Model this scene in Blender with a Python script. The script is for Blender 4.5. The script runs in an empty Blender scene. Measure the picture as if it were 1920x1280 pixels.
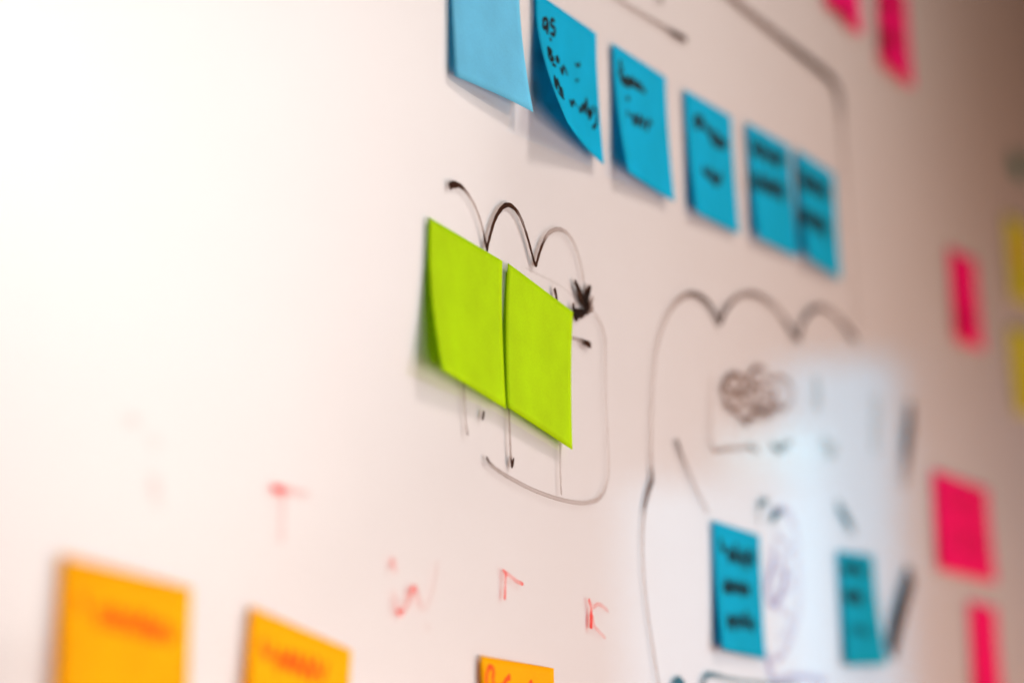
import bpy, math, random
from mathutils import Vector, Matrix

random.seed(7)
sc = bpy.context.scene
C = sc.collection

# ------------------------------------------------------------------ camera
ZB = 1.5                                   # height of the board point in the middle of the picture (m)
F_PX, YAW, PITCH, ROLL, DIST = 4478.9, math.radians(26.775), math.radians(12.767), math.radians(-0.281), 1.189
fw = Vector((math.cos(YAW) * math.cos(PITCH), math.sin(YAW) * math.cos(PITCH), math.sin(PITCH)))
ri0 = Vector((math.sin(YAW), -math.cos(YAW), 0.0))
up0 = ri0.cross(fw)
ri = math.cos(ROLL) * ri0 + math.sin(ROLL) * up0
up = -math.sin(ROLL) * ri0 + math.cos(ROLL) * up0
CAM = Vector((0, 0, ZB)) - DIST * fw
cd = bpy.data.cameras.new("camera")
cam = bpy.data.objects.new("camera", cd)
C.objects.link(cam)
m = Matrix((ri, up, -fw)).transposed().to_4x4()
m.translation = CAM
cam.matrix_world = m
cd.sensor_width = 36.0
cd.lens = F_PX * 36.0 / 1920.0             # an 84 mm lens
cd.clip_start, cd.clip_end = 0.02, 100
cd.dof.use_dof = True
cd.dof.focus_distance = 1.205
cd.dof.aperture_fstop = 2.4
sc.camera = cam

def ray(x, y):
    return fw + ri * ((x - 960) / F_PX) - up * ((y - 640) / F_PX)

def board(x, y):
    """pixel of the photograph -> point on the front of the board (plane y = 0)"""
    d = ray(x, y)
    return CAM + d * (-CAM.y / d.y)

def mirrored(x, y, dist):
    """point that the board's mirror image shows at that pixel, dist metres out in the room"""
    d = ray(x, y).normalized()
    return board(x, y) + Vector((d.x, -d.y, d.z)) * dist

def project(p):
    v = p - CAM
    z = v.dot(fw)
    return 960 + F_PX * v.dot(ri) / z, 640 - F_PX * v.dot(up) / z

# ------------------------------------------------------------------ light
w = bpy.data.worlds.new("World")
sc.world = w
w.use_nodes = True
w.node_tree.nodes["Background"].inputs[0].default_value = (1.0, 0.70, 0.52, 1)
w.node_tree.nodes["Background"].inputs[1].default_value = 0.01

def area(name, loc, target, sx, sy, power, col, spread=math.pi):
    l = bpy.data.lights.new(name, 'AREA')
    l.shape = 'RECTANGLE'
    l.size, l.size_y, l.energy, l.color, l.spread = sx, sy, power, col, spread
    o = bpy.data.objects.new(name, l)
    o.location = loc
    o.rotation_euler = (Vector(target) - Vector(loc)).to_track_quat('-Z', 'Y').to_euler()
    C.objects.link(o)
    return o

area("ceiling_lamp", (0.35, -0.9, ZB + 1.05), (0.0, 0, ZB - 0.2), 0.30, 0.24, 2.15, (1.0, 0.86, 0.80), 1.4)
area("front_fill", (0.15, -0.8, ZB - 0.30), (-0.1, 0, ZB - 0.1), 0.5, 0.5, 1.25, (0.86, 0.92, 1.0), 1.8)  # unseen lamp added in front to fill the board and soften shadows
area("low_left_fill", (-0.55, -0.6, ZB - 0.45), (-0.27, 0, ZB - 0.24), 0.3, 0.3, 0.29, (1.0, 0.86, 0.78), 0.7)  # unseen fill lamp, added to brighten the orange notes
area("warm_lamp", (0.9, -0.9, ZB - 0.5), (0.7, 0, ZB - 0.1), 0.8, 0.8, 11.0, (1.0, 0.46, 0.25))
# the bright window that the board mirrors as the white glare on one side
area("bright_window", mirrored(-160, 90, 2.45), board(-160, 90), 1.6, 1.6, 1.38, (1.0, 0.96, 0.92), 0.55)

def window(name, x0, y0, x1, y1, dist, power, col):
    """a window in the room, standing where the board mirrors it between these pixels"""
    c = mirrored((x0 + x1) / 2, (y0 + y1) / 2, dist)
    a, b = mirrored(x0, (y0 + y1) / 2, dist), mirrored(x1, (y0 + y1) / 2, dist)
    t, u = mirrored((x0 + x1) / 2, y0, dist), mirrored((x0 + x1) / 2, y1, dist)
    d = ray((x0 + x1) / 2, 640)
    back = c - Vector((d.x, -d.y, 0)).normalized()
    return area(name, c, back, (a - b).length, (t - u).length, power, col)

for x0, y0, x1, y1, pw, col in ((1512, 660, 1655, 1700, 1.15, (0.05, 0.64, 1.0)), (1222, 895, 1508, 1700, 1.35, (0.36, 0.76, 1.0)),
                                (1385, 805, 1508, 890, 0.085, (0.28, 0.8, 1.0))):
    window("window_light", x0, y0, x1, y1, 2.6, pw, col)

vs = sc.view_settings
vs.view_transform, vs.look, vs.exposure, vs.gamma = 'Standard', 'None', 0.42, 1.0
sc.cycles.use_denoising = True
sc.cycles.transparent_max_bounces = 32
sc.cycles.caustics_reflective = False
sc.cycles.max_bounces = 16
sc.cycles.diffuse_bounces = 8
sc.cycles.transmission_bounces = 16

# ------------------------------------------------------------------ materials
def new_mat(name):
    mt = bpy.data.materials.new(name)
    mt.use_nodes = True
    nt = mt.node_tree
    nt.nodes.clear()
    out = nt.nodes.new('ShaderNodeOutputMaterial')
    return mt, nt, out

def N(nt, kind, **kw):
    n = nt.nodes.new(kind)
    for k, v in kw.items():
        if k.startswith('i_'):
            n.inputs[k[2:].replace('_', ' ')].default_value = v
        else:
            setattr(n, k, v)
    return n

def math_node(nt, op, a, b=None, clamp=False):
    n = nt.nodes.new('ShaderNodeMath')
    n.operation = op
    n.use_clamp = clamp
    for i, v in enumerate((a, b)):
        if v is None:
            continue
        if isinstance(v, (int, float)):
            n.inputs[i].default_value = v
        else:
            nt.links.new(v, n.inputs[i])
    return n.outputs[0]

def ramp(nt, fac, stops):
    r = nt.nodes.new('ShaderNodeValToRGB')
    while len(r.color_ramp.elements) < len(stops):
        r.color_ramp.elements.new(0.5)
    for e, (p, c) in zip(r.color_ramp.elements, stops):
        e.position, e.color = p, (*c, 1) if len(c) == 3 else c
    nt.links.new(fac, r.inputs[0])
    return r.outputs[0]

def backing_material():
    """white paint behind the glass, with faint wiped-ink ghosts"""
    mt, nt, out = new_mat("white_backing")
    tc = N(nt, 'ShaderNodeTexCoord')
    mp = N(nt, 'ShaderNodeMapping')
    mp.inputs['Scale'].default_value = (3.0, 1.0, 5.0)
    nt.links.new(tc.outputs['Object'], mp.inputs[0])
    n1 = N(nt, 'ShaderNodeTexNoise', i_Scale=1.2, i_Detail=5.0, i_Roughness=0.55)
    nt.links.new(mp.outputs[0], n1.inputs['Vector'])
    col = ramp(nt, n1.outputs['Fac'], [(0.30, (0.60, 0.585, 0.575)), (0.70, (0.635, 0.625, 0.617))])
    bs = N(nt, 'ShaderNodeBsdfPrincipled', i_Roughness=0.6)
    nt.links.new(col, bs.inputs['Base Color'])
    nt.links.new(bs.outputs[0], out.inputs[0])
    return mt

def pane_material():
    """clear glass front: a sharp mirror layer and a wider haze from the film of wiped ink"""
    mt, nt, out = new_mat("board_glass")
    lw = N(nt, 'ShaderNodeLayerWeight')
    lw.inputs['Blend'].default_value = 0.5
    p5 = math_node(nt, 'POWER', lw.outputs['Facing'], 5.0)
    fres = math_node(nt, 'ADD', math_node(nt, 'MULTIPLY', p5, 0.85), 0.15, True)
    tc = N(nt, 'ShaderNodeTexCoord')
    mp = N(nt, 'ShaderNodeMapping')
    mp.inputs['Scale'].default_value = (9.0, 1.0, 14.0)
    mp.inputs['Rotation'].default_value = (0, 0.5, 0)
    nt.links.new(tc.outputs['Object'], mp.inputs[0])
    n1 = N(nt, 'ShaderNodeTexNoise', i_Scale=1.0, i_Detail=6.0, i_Roughness=0.6)
    nt.links.new(mp.outputs[0], n1.inputs['Vector'])
    sharp = N(nt, 'ShaderNodeBsdfGlossy')
    nt.links.new(math_node(nt, 'MULTIPLY_ADD', n1.outputs['Fac'], 0.08), sharp.inputs['Roughness'])
    sharp.inputs['Roughness'].links[0].from_node.inputs[2].default_value = 0.03
    haze = N(nt, 'ShaderNodeBsdfGlossy', i_Roughness=0.42)
    gl = N(nt, 'ShaderNodeMixShader')
    gl.inputs[0].default_value = 0.40
    nt.links.new(sharp.outputs[0], gl.inputs[1])
    nt.links.new(haze.outputs[0], gl.inputs[2])
    tr = N(nt, 'ShaderNodeBsdfTransparent')
    mx = N(nt, 'ShaderNodeMixShader')
    nt.links.new(fres, mx.inputs[0])
    nt.links.new(tr.outputs[0], mx.inputs[1])
    nt.links.new(gl.outputs[0], mx.inputs[2])
    nt.links.new(mx.outputs[0], out.inputs[0])
    return mt

def paper_material(name, col, through=0.5):
    mt, nt, out = new_mat(name)
    tc = N(nt, 'ShaderNodeTexCoord')
    n1 = N(nt, 'ShaderNodeTexNoise', i_Scale=900.0, i_Detail=4.0)
    n2 = N(nt, 'ShaderNodeTexNoise', i_Scale=35.0, i_Detail=3.0)
    nt.links.new(tc.outputs['Object'], n1.inputs['Vector'])
    nt.links.new(tc.outputs['Object'], n2.inputs['Vector'])
    f = math_node(nt, 'ADD', math_node(nt, 'MULTIPLY', n1.outputs['Fac'], 0.35),
                  math_node(nt, 'MULTIPLY', n2.outputs['Fac'], 0.65))
    c = ramp(nt, f, [(0.32, tuple(v * 0.90 for v in col)), (0.68, tuple(min(v * 1.06, 1) for v in col))])
    bp = N(nt, 'ShaderNodeBump', i_Strength=0.18, i_Distance=0.0006)
    nt.links.new(f, bp.inputs['Height'])
    df = N(nt, 'ShaderNodeBsdfPrincipled', i_Roughness=0.55)
    df.inputs['Specular IOR Level'].default_value = 0.05
    nt.links.new(c, df.inputs['Base Color'])
    nt.links.new(bp.outputs[0], df.inputs['Normal'])
    tl = N(nt, 'ShaderNodeBsdfTranslucent')
    nt.links.new(c, tl.inputs[0])
    mx = N(nt, 'ShaderNodeMixShader')
    mx.inputs[0].default_value = through
    nt.links.new(df.outputs[0], mx.inputs[1])
    nt.links.new(tl.outputs[0], mx.inputs[2])
    nt.links.new(mx.outputs[0], out.inputs[0])
    return mt

def ink_material(name, thick, thin, streak=0.6, tint=(0.2, 0.1, 0.05), film=0.0):
    """marker ink: 'ink' is how much was laid down, 'side' the place across the line, 'run' along it"""
    mt, nt, out = new_mat(name)
    at = lambda k: N(nt, 'ShaderNodeAttribute', attribute_name=k).outputs['Fac']
    ink, side, run = at('ink'), at('side'), at('run')
    cv = N(nt, 'ShaderNodeCombineXYZ')
    nt.links.new(math_node(nt, 'MULTIPLY', run, 60.0), cv.inputs[0])
    nt.links.new(math_node(nt, 'MULTIPLY', side, 2.6), cv.inputs[1])
    nz = N(nt, 'ShaderNodeTexNoise', i_Scale=1.0, i_Detail=3.0)
    nt.links.new(cv.outputs[0], nz.inputs['Vector'])
    edge = math_node(nt, 'POWER', math_node(nt, 'ABSOLUTE', side), 2.5)       # ink pools along the edges
    shape = math_node(nt, 'ADD', math_node(nt, 'MULTIPLY', edge, 0.5), 0.62)
    st = math_node(nt, 'ADD', math_node(nt, 'MULTIPLY', math_node(nt, 'SUBTRACT', nz.outputs['Fac'], 0.5), streak), 1.0)
    thinned = math_node(nt, 'MULTIPLY', math_node(nt, 'MULTIPLY', ink, shape), st)
    full = math_node(nt, 'MULTIPLY', math_node(nt, 'SUBTRACT', ink, 0.7), 2.5, True)
    a = math_node(nt, 'ADD', thinned, full, True)
    col = ramp(nt, a, [(0.15, thin), (0.9, thick)])
    df = N(nt, 'ShaderNodeBsdfPrincipled', i_Roughness=0.45)
    df.inputs['Specular IOR Level'].default_value = 0.03
    nt.links.new(col, df.inputs['Base Color'])
    tr = N(nt, 'ShaderNodeBsdfTransparent')
    stain = N(nt, 'ShaderNodeBsdfTransparent')          # the ink film also stains the light that passes it
    nt.links.new(ramp(nt, a, [(0.1, tint), (1.0, tuple(v * v for v in tint))]), stain.inputs[0])
    body = N(nt, 'ShaderNodeMixShader')
    body.inputs[0].default_value = film
    nt.links.new(df.outputs[0], body.inputs[1])
    nt.links.new(stain.outputs[0], body.inputs[2])
    mx = N(nt, 'ShaderNodeMixShader')
    nt.links.new(a, mx.inputs[0])
    nt.links.new(tr.outputs[0], mx.inputs[1])
    nt.links.new(body.outputs[0], mx.inputs[2])
    nt.links.new(mx.outputs[0], out.inputs[0])
    return mt

BACK, PANE = backing_material(), pane_material()
PAPER = {
    'blue': paper_material("blue_paper", (0.003, 0.58, 0.84)),
    'glare-paled blue': paper_material("glare_paled_blue_paper", (0.22, 0.74, 0.97)),  # blue paper with the window glare painted into its colour
    'green': paper_material("lime_paper", (0.55, 0.82, 0.0005)),
    'orange': paper_material("orange_paper", (1.0, 0.54, 0.0005), 0.5),
    'pink': paper_material("pink_paper", (1.0, 0.001, 0.30)),
    'yellow': paper_material("yellow_paper", (0.80, 0.90, 0.002)),
    'teal': paper_material("teal_paper", (0.01, 0.30, 0.26)),
}
BLACK = ink_material("black_marker_ink", (0.022, 0.012, 0.007), (0.24, 0.10, 0.04), tint=(0.36, 0.20, 0.11), film=0.55)
RED = ink_material("red_marker_ink", (0.85, 0.055, 0.05), (0.95, 0.16, 0.13), tint=(0.98, 0.42, 0.38), film=0.75)
VIOLET = ink_material("violet_marker_ink", (0.10, 0.09, 0.34), (0.30, 0.26, 0.55), tint=(0.6, 0.55, 0.85), film=0.5)
TEALINK = ink_material("teal_marker_ink", (0.03, 0.12, 0.17), (0.15, 0.32, 0.38))
BROWN = ink_material("brown_marker_ink", (0.12, 0.06, 0.035), (0.30, 0.17, 0.10), tint=(0.6, 0.42, 0.32), film=0.4)
PEN = ink_material("black_pen_ink", (0.004, 0.012, 0.014), (0.004, 0.03, 0.04), 0.3)
REDPEN = ink_material("red_pen_ink", (0.85, 0.07, 0.004), (0.9, 0.12, 0.004), 0.3)
PINKPEN = ink_material("dark_red_pen_ink", (0.30, 0.004, 0.02), (0.4, 0.004, 0.03), 0.3)

# ------------------------------------------------------------------ helpers
def mesh_obj(name, verts, faces, mat, parent=None, smooth=True):
    me = bpy.data.meshes.new(name)
    me.from_pydata([tuple(v) for v in verts], [], faces)
    me.materials.append(mat)
    if smooth:
        me.polygons.foreach_set('use_smooth', [True] * len(me.polygons))
    me.update()
    o = bpy.data.objects.new(name, me)
    C.objects.link(o)
    if parent is not None:
        o.parent = parent
    return o

def tag(o, label, cat=None, group=None):
    o['label'] = label
    if cat:
        o['category'] = cat
    if group:
        o['group'] = group
    return o

def spline(pts, n=9):
    """Catmull-Rom through tuples of any length"""
    if len(pts) < 3:
        a, b = pts[0], pts[-1]
        return [tuple(p + (q - p) * i / n for p, q in zip(a, b)) for i in range(n + 1)]
    P = [pts[0]] + list(pts) + [pts[-1]]
    out = []
    for i in range(1, len(P) - 2):
        for k in range(n):
            t = k / n
            out.append(tuple(0.5 * (2 * b + (c - a) * t + (2 * a - 5 * b + 4 * c - d) * t * t + (3 * b - a - 3 * c + d) * t ** 3)
                             for a, b, c, d in zip(P[i - 1], P[i], P[i + 1], P[i + 2])))
    out.append(tuple(pts[-1]))
    return out

ACROSS = (-1.0, -0.62, 0.0, 0.62, 1.0)

def ribbons(name, strokes, mat, parent, place, lift=0.00012):
    """strokes: lists of (Vector2 plane point, ink, width); place(a, b, lift) -> 3-D point"""
    verts, faces, ink, side, run = [], [], [], [], []
    k = 0
    for st in strokes:
        base = len(verts)
        s = random.random() * 3
        n = len(st)
        k += 1
        for i, (p, d, wd) in enumerate(st):
            a, b = st[max(i - 1, 0)][0], st[min(i + 1, n - 1)][0]
            t = (b - a)
            t = t.normalized() if t.length > 1e-9 else Vector((1, 0))
            nrm = Vector((-t.y, t.x))
            if i:
                s += (p - st[i - 1][0]).length
            f = min(i, n - 1 - i)                             # rounded ends
            cap = 0.55 if f == 0 else 0.88 if f == 1 else 1.0
            wb = wd * cap * (1 + 0.08 * math.sin(s * 900 + k))
            for q in ACROSS:
                pp = p + nrm * (q * wb / 2)
                verts.append(place(pp.x, pp.y, lift + 0.00002 * (k % 5)))
                ink.append(max(0.0, min(1.0, d)))
                side.append(q)
                run.append(s)
        m_ = len(ACROSS)
        for i in range(n - 1):
            for j in range(m_ - 1):
                u = base + i * m_ + j
                faces.append((u, u + 1, u + m_ + 1, u + m_))
    o = mesh_obj(name, verts, faces, mat, parent)
    for nm, dat in (('ink', ink), ('side', side), ('run', run)):
        at = o.data.attributes.new(nm, 'FLOAT', 'POINT')
        at.data.foreach_set('value', dat)
    return o

# ------------------------------------------------------------------ the board
root = bpy.data.objects.new("whiteboard", None)
root.location = (0.3, 0, 0.6)
C.objects.link(root)
tag(root, "large glossy white glass writing board covered in marker drawings and sticky notes", "whiteboard")
inv = Matrix.Translation(-root.location)

def L(p):
    return p - root.location

GAP = 0.0019                                # glass between the ink and the white paint
X0, X1, Z0, Z1 = -1.0, 2.6, 0.65, 2.35
pane = mesh_obj("glass_pane", [L(Vector(p)) for p in ((X0, 0, Z0), (X1, 0, Z0), (X1, 0, Z1), (X0, 0, Z1))],
                [(0, 1, 2, 3)], PANE, root, False)
bv = [L(Vector((x, y, z))) for y in (GAP, 0.02) for x, z in ((X0, Z0), (X1, Z0), (X1, Z1), (X0, Z1))]
mesh_obj("backing_panel", bv, [(0, 1, 2, 3), (7, 6, 5, 4), (0, 4, 5, 1), (1, 5, 6, 2), (2, 6, 7, 3), (3, 7, 4, 0)], BACK, root, False)

def on_board(x, z, lift):
    return L(Vector((x, -lift, z)))

def marker(name, label, strokes, mat, apart=False, gain=1.0, wide=1.0):
    """strokes traced as photo pixels (x, y, ink, width in mm), laid on the board"""
    out = []
    for st in strokes:
        q = []
        for x, y, d, wd in spline([tuple(float(v) for v in p) for p in st]):
            b = board(x, y)
            d, wd = d * gain, wd * wide
            q.append((Vector((b.x, b.z)), d, wd / 1000))
        out.append(q)
    if apart:                               # lines that stand apart from each other: one mesh each
        e = bpy.data.objects.new(name, None)
        C.objects.link(e)
        e.parent = root
        for q in out:
            ribbons("marker_stroke", [q], mat, e, on_board)
        return tag(e, label)
    return tag(ribbons(name, out, mat, root, on_board), label)

D = lambda d, wd, *pts: [(x, y, d, wd) for x, y in pts]     # one even line

marker("marker_drawing", "three black marker humps drawn above the lime notes", [
    [(842, 350, 1, 3.4), (850, 346, 1, 3.2), (866, 351, .75, 2.0), (886, 378, .55, 1.9), (900, 412, .55, 1.9), (908, 445, .7, 1.9), (913, 472, 1, 2.0)],
    [(912, 470, 1, 2.2), (917, 447, .9, 2.2), (928, 411, .85, 2.2), (943, 388, .95, 2.2), (958, 386, .9, 2.2), (974, 405, .7, 2.2), (988, 443, .75, 2.2), (998, 480, .9, 2.1), (1004, 500, 1, 2.2)],
    [(1004, 500, 1, 2.2), (1013, 468, .85, 2.0), (1027, 439, .6, 2.0), (1047, 430, .55, 2.0), (1066, 441, .45, 2.0), (1082, 472, .4, 2.0), (1092, 515, .42, 2.0), (1097, 548, .5, 2.0)],
], BLACK, gain=1.15, wide=1.15)
marker("marker_drawing", "black marker arrowhead scribble beside the lime notes", [
    [(1077, 526, 1, 2.6), (1084, 540, .95, 2.6), (1094, 560, .95, 2.6), (1099, 572, .9, 2.2)],
    [(1107, 535, .85, 2.6), (1102, 553, .9, 2.8), (1096, 572, .9, 2.4)],
    [(1101, 545, .8, 2.6), (1099, 570, .85, 2.6)],
    [(1074, 568, .8, 2.2), (1076, 585, 1, 3.2), (1080, 602, 1, 2.2)],
    [(1076, 586, 1, 3.4), (1090, 585, .95, 2.6), (1103, 584, .7, 2.2), (1111, 576, .6, 2.2), (1107, 569, .5, 2)],
    [(1082, 588, 1, 4.0), (1079, 600, 1, 2.6)],
    [(1080, 532, .85, 2.4), (1090, 566, .9, 2.6), (1104, 540, .8, 2.4), (1100, 578, .9, 2.6), (1112, 556, .6, 2.2)],
    [(1074, 578, .9, 2.4), (1088, 592, .8, 2.4), (1100, 580, .8, 2.2), (1112, 582, .5, 2.0)],
    [(1084, 545, .6, 2.0), (1098, 582, .8, 2.4)],
    [(1039, 540, 1, 2.2), (1042, 552, 1, 2.4), (1044, 566, 1, 2.2)],
    [(1068, 632, .55, 1.6), (1085, 637, .5, 1.7), (1099, 643, .9, 2.6), (1108, 648, 1, 3.0)],
], BLACK, gain=1.1, wide=1.3)
marker("marker_drawing", "faint rounded box line in black marker around the lime notes", [
    [(1113, 585, .22, 2.2), (1124, 603, .30, 2.2), (1132, 625, .38, 2.2), (1135, 652, .34, 2.2), (1135, 720, .24, 2.2), (1138, 800, .22, 2.2),
     (1141, 870, .26, 2.2), (1138, 905, .34, 2.2), (1127, 930, .40, 2.2), (1108, 941, .36, 2.2), (1080, 942, .32, 2.2), (1040, 933, .34, 2.2),
     (995, 916, .36, 2.2), (950, 892, .42, 2.2), (922, 872, .58, 2.0), (911, 856, .75, 1.8)],
    [(985, 503, .10, 1.5), (1040, 530, .08, 1.5), (1078, 556, .06, 1.5)],
], BLACK, gain=1.25)
marker("marker_drawing", "short upright black marker lines showing below the lime notes", [
    [(868, 705, .6, 1.8), (871, 760, .55, 1.8), (873, 795, .6, 1.8), (877, 816, .85, 1.9)],
    [(907, 770, 1, 2.0), (906, 778, 1, 2.4), (904, 787, 1, 1.8)],
    [(953, 750, .7, 2.2), (955, 800, .62, 2.2), (957, 850, .7, 2.2), (959, 872, 1, 2.2)],
    [(963, 858, 1, 1.5), (961, 868, 1, 2.4), (958, 876, 1, 2.2)],
    [(1050, 830, .42, 2.0), (1050, 880, .40, 2.0), (1052, 928, .6, 1.9)],
], BLACK, True)
marker("marker_drawing", "long black marker frame line bending round the row of blue notes", [
    [(1330, -40, .72, 3.6), (1385, 8, .72, 3.6), (1450, 60, .75, 3.6), (1510, 108, .85, 3.8), (1553, 143, 1, 4.2), (1572, 170, .98, 4.2), (1577, 205, .8, 3.8),
     (1580, 270, .55, 3.6), (1588, 370, .36, 3.4), (1596, 470, .28, 3.4), (1603, 560, .26, 3.4), (1608, 615, .3, 3.4)],
], BLACK, gain=1.0, wide=1.6)
marker("marker_drawing", "black marker dash with a heavy end above the blue notes", [
    [(1120, -30, .32, 2.2), (1165, 3, .36, 2.2), (1215, 33, .42, 2.2), (1255, 57, .55, 2.4), (1276, 69, .95, 3.0), (1287, 76, 1, 3.2)],
    [(1236, -12, .8, 2.6), (1240, 8, .9, 2.8)],
], BLACK, gain=1.35, wide=1.25)
marker("marker_drawing", "black marker cloud outline of three humps above the pale patch", [
    [(1224, 900, .95, 2.6), (1222, 870, .5, 2.2), (1221, 800, .34, 2.2), (1224, 720, .32, 2.2), (1231, 655, .32, 2.2), (1246, 604, .34, 2.2), (1268, 567, .42, 2.4),
     (1295, 551, .55, 2.6), (1320, 560, .62, 2.6), (1338, 582, .75, 2.6), (1350, 608, 1, 2.8)],
    [(1350, 608, 1, 2.8), (1360, 582, .65, 2.6), (1383, 557, .52, 2.6), (1412, 551, .55, 2.8), (1443, 566, .55, 2.8), (1472, 598, .55, 2.8), (1497, 640, .95, 3.0)],
    [(1497, 640, .95, 3.0), (1505, 605, .7, 2.8), (1522, 581, .62, 2.8), (1545, 577, .55, 2.8), (1575, 600, .55, 2.8), (1596, 626, .75, 3.2), (1606, 640, 1, 3.6)],
    [(1224, 898, 1, 2.8), (1216, 922, .95, 2.4), (1208, 960, .55, 2.0), (1205, 1020, .42, 2.0), (1210, 1110, .40, 2.0), (1222, 1200, .42, 2.0), (1238, 1300, .42, 2.0)],
    [(1268, 822, .62, 2.6), (1282, 862, .55, 2.4), (1302, 910, .42, 2.2), (1328, 962, .36, 2.2)],
], BLACK, gain=1.35, wide=1.25)
blob = []
for i in range(34):
    a = i / 33 * 2 * math.pi * 4.3
    r_ = 0.55 + 0.42 * math.sin(a * 2.37 + 1.1)
    blob.append((1408 + 62 * r_ * math.cos(a) + 6 * math.sin(a * 3.3), 748 + 20 * math.cos(a) * .6 + 48 * r_ * math.sin(a), .40 + .14 * math.sin(a * 1.7), 2.2))
marker("marker_drawing", "smeared brownish scribble in a drawn square inside the cloud outline", [
    blob,
    [(1352, 738, .75, 2.4), (1362, 712, .75, 2.6), (1380, 700, .7, 2.6), (1398, 716, .5, 2.4), (1412, 694, .6, 2.6), (1430, 690, .55, 2.4), (1440, 712, .5, 2.4), (1462, 706, .5, 2.4), (1482, 722, .55, 2.4), (1484, 748, .5, 2.4), (1466, 768, .5, 2.4), (1448, 748, .5, 2.4), (1462, 728, .5, 2.4)],
    [(1360, 742, .9, 2.4), (1360, 754, .9, 2.4), (1380, 775, .5, 2.4), (1400, 795, .5, 2.4), (1412, 780, .5, 2.4)],
    [(1332, 700, .22, 2.0), (1333, 770, .36, 2.2), (1335, 838, .45, 2.4), (1375, 840, .45, 2.2), (1420, 838, .3, 2.0)],
], BROWN, gain=1.45, wide=1.1)
marker("marker_drawing", "thick smudged upright black marker stroke beside the pink notes", [
    [(1707, 752, .8, 5.5), (1706, 785, .95, 6.0), (1701, 830, .95, 6.5), (1697, 875, .75, 6.0), (1694, 915, .4, 4.5)],
], BLACK, gain=0.9, wide=2.3)
marker("marker_drawing", "slanted heavy black marker stroke touching the blue note", [
    [(1708, 1072, 1, 6.0), (1698, 1105, 1, 6.5), (1688, 1140, 1, 7.0), (1678, 1180, 1, 7.5), (1670, 1225, .9, 6.5)],
], BLACK, wide=3.0)
marker("marker_drawing", "thin dark marker line running along the bottom of the pale patch", [
    [(1262, 1290, .9, 4), (1272, 1276, .9, 5), (1284, 1286, .8, 4)],
    [(1316, 1290, .7, 2.6), (1328, 1264, .7, 2.6), (1370, 1272, .55, 2.4), (1430, 1280, .5, 2.4), (1500, 1284, .45, 2.4)],
], TEALINK, gain=1.2, wide=1.2)
marker("marker_drawing", "pale violet marker figure between the two lower blue notes", [
    [(1448, 960, .3, 2.6), (1472, 955, .3, 2.6), (1490, 985, .24, 2.6), (1496, 1040, .24, 2.6), (1500, 1110, .24, 2.6), (1490, 1180, .26, 2.6), (1466, 1228, .28, 2.6), (1446, 1234, .25, 2.6)],
    [(1452, 1020, .42, 3), (1448, 1060, .5, 3), (1440, 1100, .5, 3.2), (1448, 1138, .45, 3.2)],
    [(1478, 1060, .36, 3), (1466, 1105, .42, 3.2), (1450, 1140, .42, 3)],
    [(1430, 1210, .4, 3), (1440, 1240, .5, 3), (1450, 1275, .45, 3)],
    [(1446, 1278, .3, 3), (1500, 1268, .3, 3), (1550, 1276, .3, 3)],
    [(1452, 1000, .2, 2.4), (1484, 1030, .2, 2.4), (1456, 1060, .2, 2.4), (1488, 1090, .2, 2.4), (1458, 1130, .2, 2.4), (1486, 1160, .18, 2.4), (1462, 1200, .18, 2.4)],
], VIOLET, gain=1.45, wide=1.7)
marker("marker_drawing", "pale teal marker dabs above the two lower blue notes", [
    [(1424, 985, .3, 2.4), (1424, 950, .5, 3.2), (1436, 938, .55, 3.2), (1438, 952, .4, 2.4)],
    [(1446, 978, .5, 4), (1456, 962, .6, 4), (1468, 958, .45, 3)],
    [(1568, 938, .3, 4), (1580, 960, .62, 6), (1594, 985, .55, 6), (1602, 1000, .3, 4)],
    [(1446, 832, .4, 3.2), (1462, 842, .5, 4), (1484, 826, .4, 3.2)],
    [(1400, 832, .25, 3), (1424, 846, .35, 4)],
    [(1528, 705, .22, 7), (1534, 735, .26, 9), (1530, 770, .18, 8)],
    [(1640, 735, .14, 8), (1643, 780, .2, 10), (1640, 850, .16, 10)],
    [(1540, 820, .18, 8), (1556, 846, .24, 9), (1570, 836, .14, 8)],
], TEALINK, True, gain=1.5, wide=1.2)

marker("marker_letter", "faded red marker stroke dashes, nearly wiped away, above the first orange note", [
    [(236, 784, .16, 3.0), (252, 788, .2, 3.0), (262, 794, .16, 3.0)],
    [(284, 818, .18, 3.0), (294, 838, .2, 3.0)],
    [(286, 890, .2, 3.6), (291, 920, .2, 3.6), (297, 950, .12, 3.2)],
], RED, gain=1.2, wide=1.1)
marker("marker_letter", "faded red marker letter T above the second orange note", [
    [(511, 914, .8, 3.0), (526, 918, .75, 3.0), (550, 922, .36, 2.4), (580, 928, .25, 2.2)],
    [(530, 918, .55, 2.6), (530, 950, .3, 2.6), (528, 985, .28, 2.6), (526, 1018, .36, 2.4)],
], RED, gain=1.2, wide=1.1)
marker("marker_letter", "faded red marker letter w with a dot over it", [
    [(732, 1048, .5, 2.6), (737, 1056, .6, 3.4), (742, 1074, .3, 2.4)],
    [(738, 1106, .35, 2.0), (742, 1135, .5, 2.2), (750, 1149, .7, 2.2), (762, 1135, .55, 2.2), (776, 1101, .7, 2.2), (784, 1122, .5, 2.2), (791, 1143, .36, 2.0)],
    [(797, 1145, .18, 2.0), (808, 1115, .2, 2.0), (816, 1080, .2, 2.0), (820, 1050, .16, 2.0)],
    [(800, 1165, .12, 2.0), (802, 1184, .14, 2.0)],
], RED, gain=1.2, wide=1.1)
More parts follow.
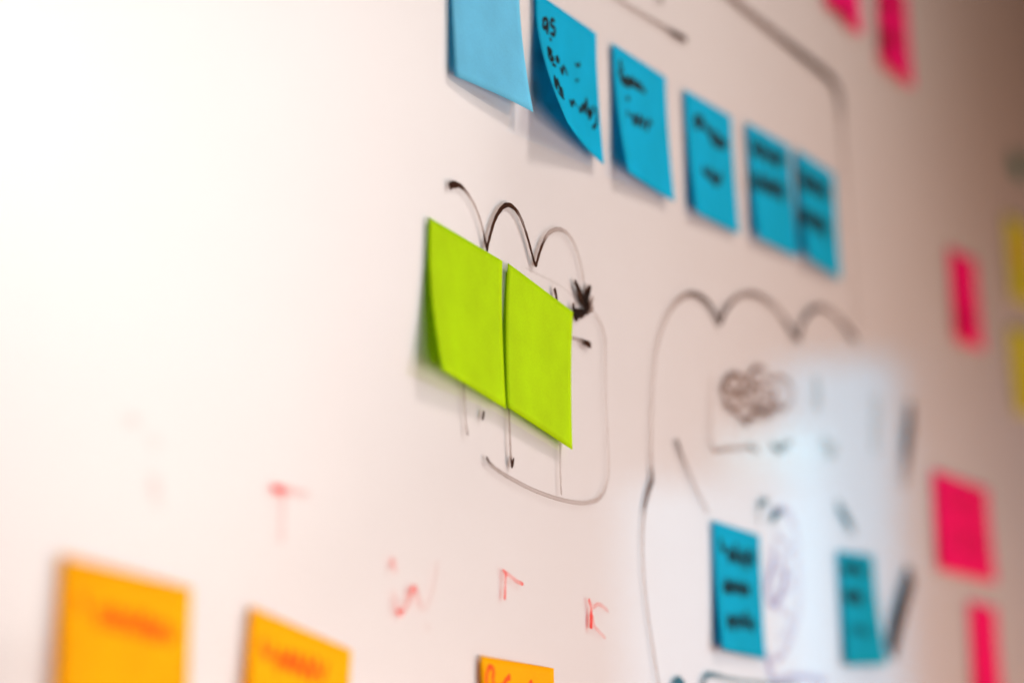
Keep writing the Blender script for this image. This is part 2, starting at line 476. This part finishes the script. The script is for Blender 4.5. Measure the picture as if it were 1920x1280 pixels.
marker("marker_letter", "thin red marker letter r with a sharp pointed arm", [
    [(942, 1068, .75, 1.4), (954, 1077, .5, 1.8), (968, 1088, .5, 1.8), (981, 1095, .75, 1.5)],
    [(948, 1072, .7, 2.0), (947, 1095, .6, 2.0), (946, 1124, .8, 2.0)],
], RED, gain=1.2, wide=1.1)
marker("marker_letter", "red marker letter r with a kicked tail like a k", [
    [(1103, 1122, .7, 2.2), (1108, 1138, .6, 2.4), (1108, 1160, .8, 3.4), (1108, 1178, .7, 3.2)],
    [(1111, 1140, .5, 1.8), (1120, 1132, .5, 1.8), (1130, 1136, .42, 1.8), (1141, 1147, .42, 1.6)],
    [(1112, 1152, .5, 1.8), (1114, 1172, .55, 2.0), (1124, 1184, .4, 1.8), (1135, 1196, .4, 1.6)],
], RED, gain=1.2, wide=1.1)

# ------------------------------------------------------------------ sticky notes
S = 0.076
NG = 18

def fit_square(px, wid=S, hgt=S):
    """best square of that size through four corners (tl tr br bl) given as photo pixels; None = not seen"""
    M = [(0, 0), (wid, 0), (wid, -hgt), (0, -hgt)]
    P = [(Vector((board(*p).x, board(*p).z)), Vector(q)) for p, q in zip(px, M) if p is not None]
    cp = sum((a for a, _ in P), Vector((0, 0))) / len(P)
    cq = sum((b for _, b in P), Vector((0, 0))) / len(P)
    s_ = sum((b - cq).x * (a - cp).y - (b - cq).y * (a - cp).x for a, b in P)
    c_ = sum((b - cq).dot(a - cp) for a, b in P)
    th = math.atan2(s_, c_)
    R = Matrix.Rotation(th, 2)
    return cp - R @ cq, R, th

def sticky(colour, label, group, px, hl, hr, bow=0.0, wid=S, hgt=S, base=0.0005, power=1.7, stick=0.16,
           writing=None, pen=None, side=0.0):
    """hl / hr: how far (mm) the lower left / lower right corner stands off the board"""
    o2, R, th = fit_square(px, wid, hgt)
    hl, hr, bow = hl / 1000, hr / 1000, bow / 1000
    wav = random.random() * 6
    def lift(s, t):
        s = min(max(s, 0.0), 1.0)
        c = max(0.0, (t - stick) / (1 - stick)) ** power
        return base + (hl * (1 - s) ** 1.25 + hr * s + bow * 4 * s * (1 - s)) * c + 0.00012 * math.sin(5 * s + wav) * t + side / 1000 * (1 - s) ** 3 * t
    table = []
    K = 36
    for i in range(K + 1):                  # paper keeps its length: lifted columns get shorter on the board
        s = i / K
        col, v = [0.0], 0.0
        for j in range(K):
            dh = lift(s, (j + 1) / K) - lift(s, j / K)
            v += math.sqrt(max((hgt / K) ** 2 - dh * dh, 1e-9))
            col.append(v)
        table.append(col)
    def drop(s, t):
        s, t = min(max(s, 0), 1) * K, min(max(t, 0), 1) * K
        i, j = min(int(s), K - 1), min(int(t), K - 1)
        a, b = s - i, t - j
        return (table[i][j] * (1 - a) * (1 - b) + table[i + 1][j] * a * (1 - b) + table[i][j + 1] * (1 - a) * b + table[i + 1][j + 1] * a * b)
    def P(s, t, off=0.0):
        q = o2 + R @ Vector((s * wid, -drop(s, t)))
        return Vector((q.x, -lift(s, t) - off, q.y))
    def surf(s, t, off):
        e = 0.01
        n = (P(s + e, t) - P(s - e, t)).cross(P(s, min(t + e, 1)) - P(s, max(t - e, 0)))
        n.normalize()
        if n.y > 0:
            n = -n
        return P(s, t) + n * off
    org = P(0.5, 0.0)
    org.y = 0
    TH = 0.00014
    verts, faces = [], []
    for off in (0.0, -TH):
        for j in range(NG + 1):
            for i in range(NG + 1):
                verts.append(surf(i / NG, j / NG, off) - org)
    n1 = NG + 1
    nn = n1 * n1
    for j in range(NG):
        for i in range(NG):
            a = j * n1 + i
            faces.append((a, a + n1, a + n1 + 1, a + 1))
            faces.append((nn + a, nn + a + 1, nn + a + n1 + 1, nn + a + n1))
    rim = [i for i in range(NG)] + [NG + j * n1 for j in range(NG)] + [nn - 1 - i for i in range(NG)] + [(NG - j) * n1 for j in range(NG)]
    for i, a in enumerate(rim):
        b = rim[(i + 1) % len(rim)]
        faces.append((a, b, nn + b, nn + a))
    if writing:
        o = bpy.data.objects.new("sticky_note", None)
        C.objects.link(o)
        mesh_obj("paper", verts, faces, PAPER[colour], o)
    else:
        o = mesh_obj("sticky_note", verts, faces, PAPER[colour])
    o.location = org
    tag(o, label, "sticky note", group)
    if writing:
        def solve(x, y):                    # photo pixel -> place on the curled paper
            s, t = 0.5, 0.5
            for _ in range(12):
                e = 0.004
                x0, y0 = project(P(s, t))
                xs, ys = project(P(s + e, t))
                xt, yt = project(P(s, t + e))
                a, b, c, d = (xs - x0) / e, (xt - x0) / e, (ys - y0) / e, (yt - y0) / e
                det = a * d - b * c
                rx, ry = x - x0, y - y0
                s += max(-.3, min(.3, (d * rx - b * ry) / det))
                t += max(-.3, min(.3, (a * ry - c * rx) / det))
            return Vector((min(max(s, .02), .98) * wid, min(max(t, .02), .98) * hgt))
        sts = []
        for st in writing:
            q = [(solve(x, y), d, wd) for x, y, d, wd in st]
            sp = spline([(a.x, a.y, d, wd) for a, d, wd in q], 6)
            sts.append([(Vector((x, y)), min(1, d * 1.15), wd * 1.6 / 1000) for x, y, d, wd in sp])
        h = ribbons("handwriting", sts, pen or PEN, o, lambda a, b, off: surf(a / wid, b / hgt, off) - org, 0.00008)
    return o

def word(x0, y0, x1, y1, h, n, d=.95, wd=1.5, slope=None):
    """a scrawled word: n up-and-down letter strokes from one pixel to another"""
    pts = []
    for i in range(2 * n + 1):
        f = i / (2 * n)
        hh = 1.45 * h * (0.75 + 0.5 * random.random()) * (1.5 if random.random() < .18 else 1)
        pts.append((x0 + (x1 - x0) * f + random.uniform(-.12, .12) * (x1 - x0) / n, y0 + (y1 - y0) * f + (hh / 2 if i % 2 else -hh / 2), d * random.uniform(.75, 1), wd * 0.75))
    return pts

ROW = "blue notes in a row"
sticky('glare-paled blue', "blank glare-paled blue sticky note at the end of the row of blue notes", ROW,
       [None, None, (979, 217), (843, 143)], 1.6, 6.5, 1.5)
sticky('blue', "blue sticky note with a corner curled far off the board, three handwritten lines", ROW,
       [(999, -12), (1117, 60), (1120, 316), (1006, 240)], 17, 3.2, 0, base=0.0008, power=1.5, writing=[
    D(1, 1.5, (1018, 44), (1020, 36), (1026, 38), (1024, 50), (1019, 53), (1018, 44)), D(1, 1.5, (1027, 40), (1027, 52), (1025, 64)),
    D(1, 1.5, (1040, 40), (1034, 38), (1033, 48), (1040, 54), (1038, 66), (1031, 62)), D(.9, 1.4, (1030, 74), (1034, 75)),
    D(1, 1.6, (1027, 88), (1030, 112)), D(1, 1.5, (1027, 90), (1034, 96), (1031, 102), (1038, 110), (1031, 114)),
    D(1, 1.5, (1042, 112), (1046, 108), (1047, 116), (1042, 113)), D(.9, 1.4, (1035, 121), (1042, 124)),
    D(1, 1.5, (1050, 126), (1054, 138), (1056, 126), (1061, 134), (1063, 142)),
    D(.85, 1.3, (1078, 120), (1084, 124), (1087, 118)), D(.6, 1.2, (1078, 152), (1086, 150)),
    D(1, 1.7, (1040, 142), (1042, 165), (1046, 150), (1050, 172), (1053, 166), (1056, 186)),
    D(1, 1.6, (1046, 172), (1052, 180), (1058, 186)),
    D(1, 1.5, (1068, 186), (1071, 198), (1075, 190), (1080, 200)),
    D(1, 1.5, (1085, 198), (1088, 210), (1094, 196), (1095, 212), (1100, 186), (1101, 214), (1106, 206)),
    D(1, 1.6, (1108, 200), (1104, 222), (1112, 208)), D(1, 1.6, (1112, 198), (1119, 214), (1117, 234), (1110, 240)),
    ])
sticky('blue', "blue sticky note with two short words, between the curled note and the middle one", ROW,
       [(1145, 82), (1248, 147), (1250, 377), (1160, 328)], 7.0, 3.0, 0, writing=[
    D(.8, 1.6, (1162, 112), (1164, 122)), D(1, 2.0, (1160, 130), (1166, 152), (1174, 146), (1178, 162), (1184, 148), (1188, 160), (1196, 156), (1202, 168), (1210, 172)),
    D(1, 1.8, (1164, 140), (1170, 158), (1186, 158), (1198, 168)),
    D(.9, 1.8, (1174, 186), (1180, 184)), D(1, 1.8, (1176, 206), (1178, 220)), D(1, 2.0, (1190, 212), (1194, 234), (1200, 218), (1204, 238), (1208, 222)),
    D(1, 2.0, (1212, 246), (1216, 228), (1222, 234)), D(.9, 1.8, (1160, 118), (1166, 130), (1160, 140)), D(.9, 1.8, (1182, 216), (1190, 224), (1186, 232)),
    D(1, 1.8, (1176, 150), (1188, 150), (1192, 164), (1204, 160))])
sticky('blue', "blue sticky note with a long word over a short word, middle of the blue row", ROW,
       [(1283, 172), (1370, 215), (1380, 440), (1292, 400)], 4.0, 1.5, 0, writing=[
    D(1, 2.2, (1302, 218), (1304, 244)), D(1, 2.2, (1302, 220), (1316, 222), (1312, 236), (1306, 238)), D(1, 2.2, (1322, 232), (1332, 252), (1334, 270)),
    D(1, 2.4, (1338, 256), (1340, 270), (1348, 262), (1350, 276), (1356, 264), (1362, 272)), D(1, 2.4, (1334, 258), (1346, 272), (1362, 276)),
    D(1, 2.2, (1300, 226), (1314, 228), (1326, 246), (1340, 250), (1352, 262)), D(.9, 2.0, (1316, 318), (1330, 332), (1348, 334)),
    D(1, 2.2, (1318, 310), (1326, 328), (1332, 314)), D(1, 2.4, (1338, 322), (1334, 336), (1344, 344), (1350, 326), (1350, 342))])
sticky('blue', "blue sticky note with two dark word lines, overlapped by the last note of the row", ROW,
       [(1400, 235), (1478, 272), (1490, 484), (1410, 445)], 4.0, 1.8, 0, wid=0.079, writing=[
    word(1408, 272, 1470, 308, 20, 7, .9, 2.4), word(1414, 284, 1466, 300, 10, 5, 1, 2.6),
    word(1410, 336, 1472, 366, 20, 7, .9, 2.4), word(1420, 342, 1468, 364, 10, 5, 1, 2.6)])
sticky('blue', "last blue sticky note of the row, next to the marker frame line", ROW,
       [(1492, 283), (1560, 324), (1568, 525), (1501, 487)], 5.0, 1.5, 0, base=0.0012, writing=[
    word(1498, 330, 1554, 364, 22, 7, .9, 2.4), word(1504, 338, 1554, 364, 12, 5, 1, 3.0),
    word(1500, 398, 1552, 434, 22, 7, .9, 2.4), word(1508, 404, 1548, 424, 12, 5, 1, 3.0)])

GREEN = "pair of lime notes"
sticky('green', "lime green sticky note with lifted corner, under the marker humps", GREEN,
       [(799, 401), (942, 495), (938, 768), (793, 700)], 9.0, 3.6, 1.0, power=1.6)
sticky('green', "lime green sticky note touching the black arrowhead scribble", GREEN,
       [(948, 490), (1073, 582), (1058, 849), (940, 767)], 4.2, 3.2, 0.3, base=0.0007, power=1.6)

OR = "orange notes in a row"
sticky('orange', "orange sticky note with one long red word, at the end of the orange row", OR,
       [(110, 1038), (360, 1102), None, None], 4, 1.5, 0, wid=0.082, hgt=0.082, power=1.2, stick=0.02, side=0.2, writing=[
    D(.75, 2.0, (152, 1112), (158, 1150)), word(180, 1150, 325, 1186, 26, 8, .7, 2.0), word(184, 1156, 325, 1190, 16, 7, .6, 2.0)], pen=REDPEN)
sticky('orange', "tilted orange sticky note between the other two orange notes", OR,
       [(466, 1134), (660, 1219), None, None], 4.5, 1.5, 0, wid=0.080, hgt=0.080, power=1.2, stick=0.02, side=0.3, writing=[
    D(.75, 2.0, (492, 1192), (496, 1228), (508, 1222)), word(510, 1226, 612, 1262, 26, 6, .75, 2.0), word(515, 1236, 590, 1264, 16, 5, .6, 2.0)], pen=REDPEN)
sticky('orange', "orange sticky note with crisp looping red handwriting below the red letter r", OR,
       [(899, 1228), (1037, 1252), None, None], 6, 1, 0, wid=0.079, hgt=0.079, power=1.2, stick=0.02, side=0.3, writing=[
    [(914, 1292, .8, 1.7), (912, 1272, .8, 1.7), (915, 1254, .8, 1.7), (920, 1249, .85, 1.7), (925, 1256, .8, 1.7), (924, 1276, .8, 1.7), (930, 1290, .8, 1.7)],
    [(930, 1292, .8, 1.7), (944, 1282, .8, 1.7), (950, 1272, .85, 1.8), (957, 1268, .95, 2.2)],
    [(940, 1300, .8, 1.7), (950, 1288, .8, 1.7), (968, 1296, .8, 1.7)],
    [(990, 1292, .8, 1.7), (994, 1282, .85, 1.9), (998, 1278, .9, 1.9)]], pen=REDPEN)

sticky('blue', "blue sticky note with three dark words inside the pale bluish patch", "lower blue notes",
       [(1337, 974), (1420, 1006), (1428, 1234), (1345, 1218)], 4.0, 1.5, 0, writing=[
    D(1, 2.4, (1350, 1008), (1354, 1030), (1360, 1026)), word(1362, 1038, 1416, 1048, 18, 6, .9, 2.2), word(1364, 1044, 1415, 1048, 11, 6, .8, 2.2),
    word(1356, 1096, 1406, 1106, 17, 6, .9, 2.2), word(1358, 1100, 1404, 1106, 10, 6, .8, 2.2),
    word(1362, 1160, 1416, 1172, 17, 6, .9, 2.2), word(1364, 1164, 1416, 1170, 10, 6, .8, 2.2)])
sticky('blue', "blue sticky note beside the slanted heavy marker stroke", "lower blue notes",
       [(1573, 1036), (1632, 1052), (1650, 1240), (1582, 1238)], 1.5, 5.0, 0, writing=[
    word(1580, 1064, 1620, 1070, 12, 5, .8, 3.0), word(1584, 1116, 1618, 1122, 14, 5, 1, 3.0), word(1594, 1178, 1634, 1184, 10, 5, .5, 3.0)])

PK = "pink notes"
sticky('pink', "pink sticky note hanging higher than the pink note beside it", PK,
       [None, None, (1609, 68), (1549, 12)], 3, 2, 0, writing=[word(1568, 8, 1592, 40, 12, 4, .9, 3)], pen=PINKPEN)
sticky('pink', "pink sticky note hanging lower than the one beside it, dark scrawl on it", PK,
       [None, None, (1706, 166), (1652, 122)], 4, 2, 0, writing=[word(1656, 62, 1682, 80, 14, 4, 1, 3.5), word(1650, 0, 1680, 14, 12, 4, .8, 3)], pen=PINKPEN)
sticky('pink', "lone pink sticky note near the yellow notes", PK,
       [(1776, 462), (1830, 492), (1840, 655), (1790, 638)], 3, 2, 0, writing=[word(1798, 590, 1822, 604, 14, 4, .5, 3)], pen=PINKPEN)
sticky('pink', "wide pink sticky note above a narrower pink note", PK,
       [(1746, 872), (1850, 918), (1870, 1096), (1748, 1068)], 1.5, 3, 0.5, wid=0.150, writing=[word(1772, 930, 1835, 950, 20, 6, .35, 3), word(1775, 1000, 1845, 1022, 20, 6, .3, 3)], pen=PINKPEN)
sticky('pink', "pink sticky note below the wide pink note", PK,
       [(1815, 1124), (1867, 1140), None, None], 2, 2, 0)
sticky('yellow', "yellow sticky note with an orange-red mark, upper of two", "yellow notes",
       [(1885, 398), None, None, (1897, 560)], 2, 2, 0, writing=[D(1, 4, (1914, 436), (1917, 470), (1918, 505))], pen=REDPEN)
sticky('yellow', "plain yellow sticky note, lower of two", "yellow notes",
       [(1892, 618), None, None, (1906, 770)], 2, 2, 0)
o = sticky('teal', "small dark teal sticky tab above the yellow notes", None,
           [(1896, 278), None, None, (1900, 330)], 0.5, 0.5, 0, wid=0.045, hgt=0.022)
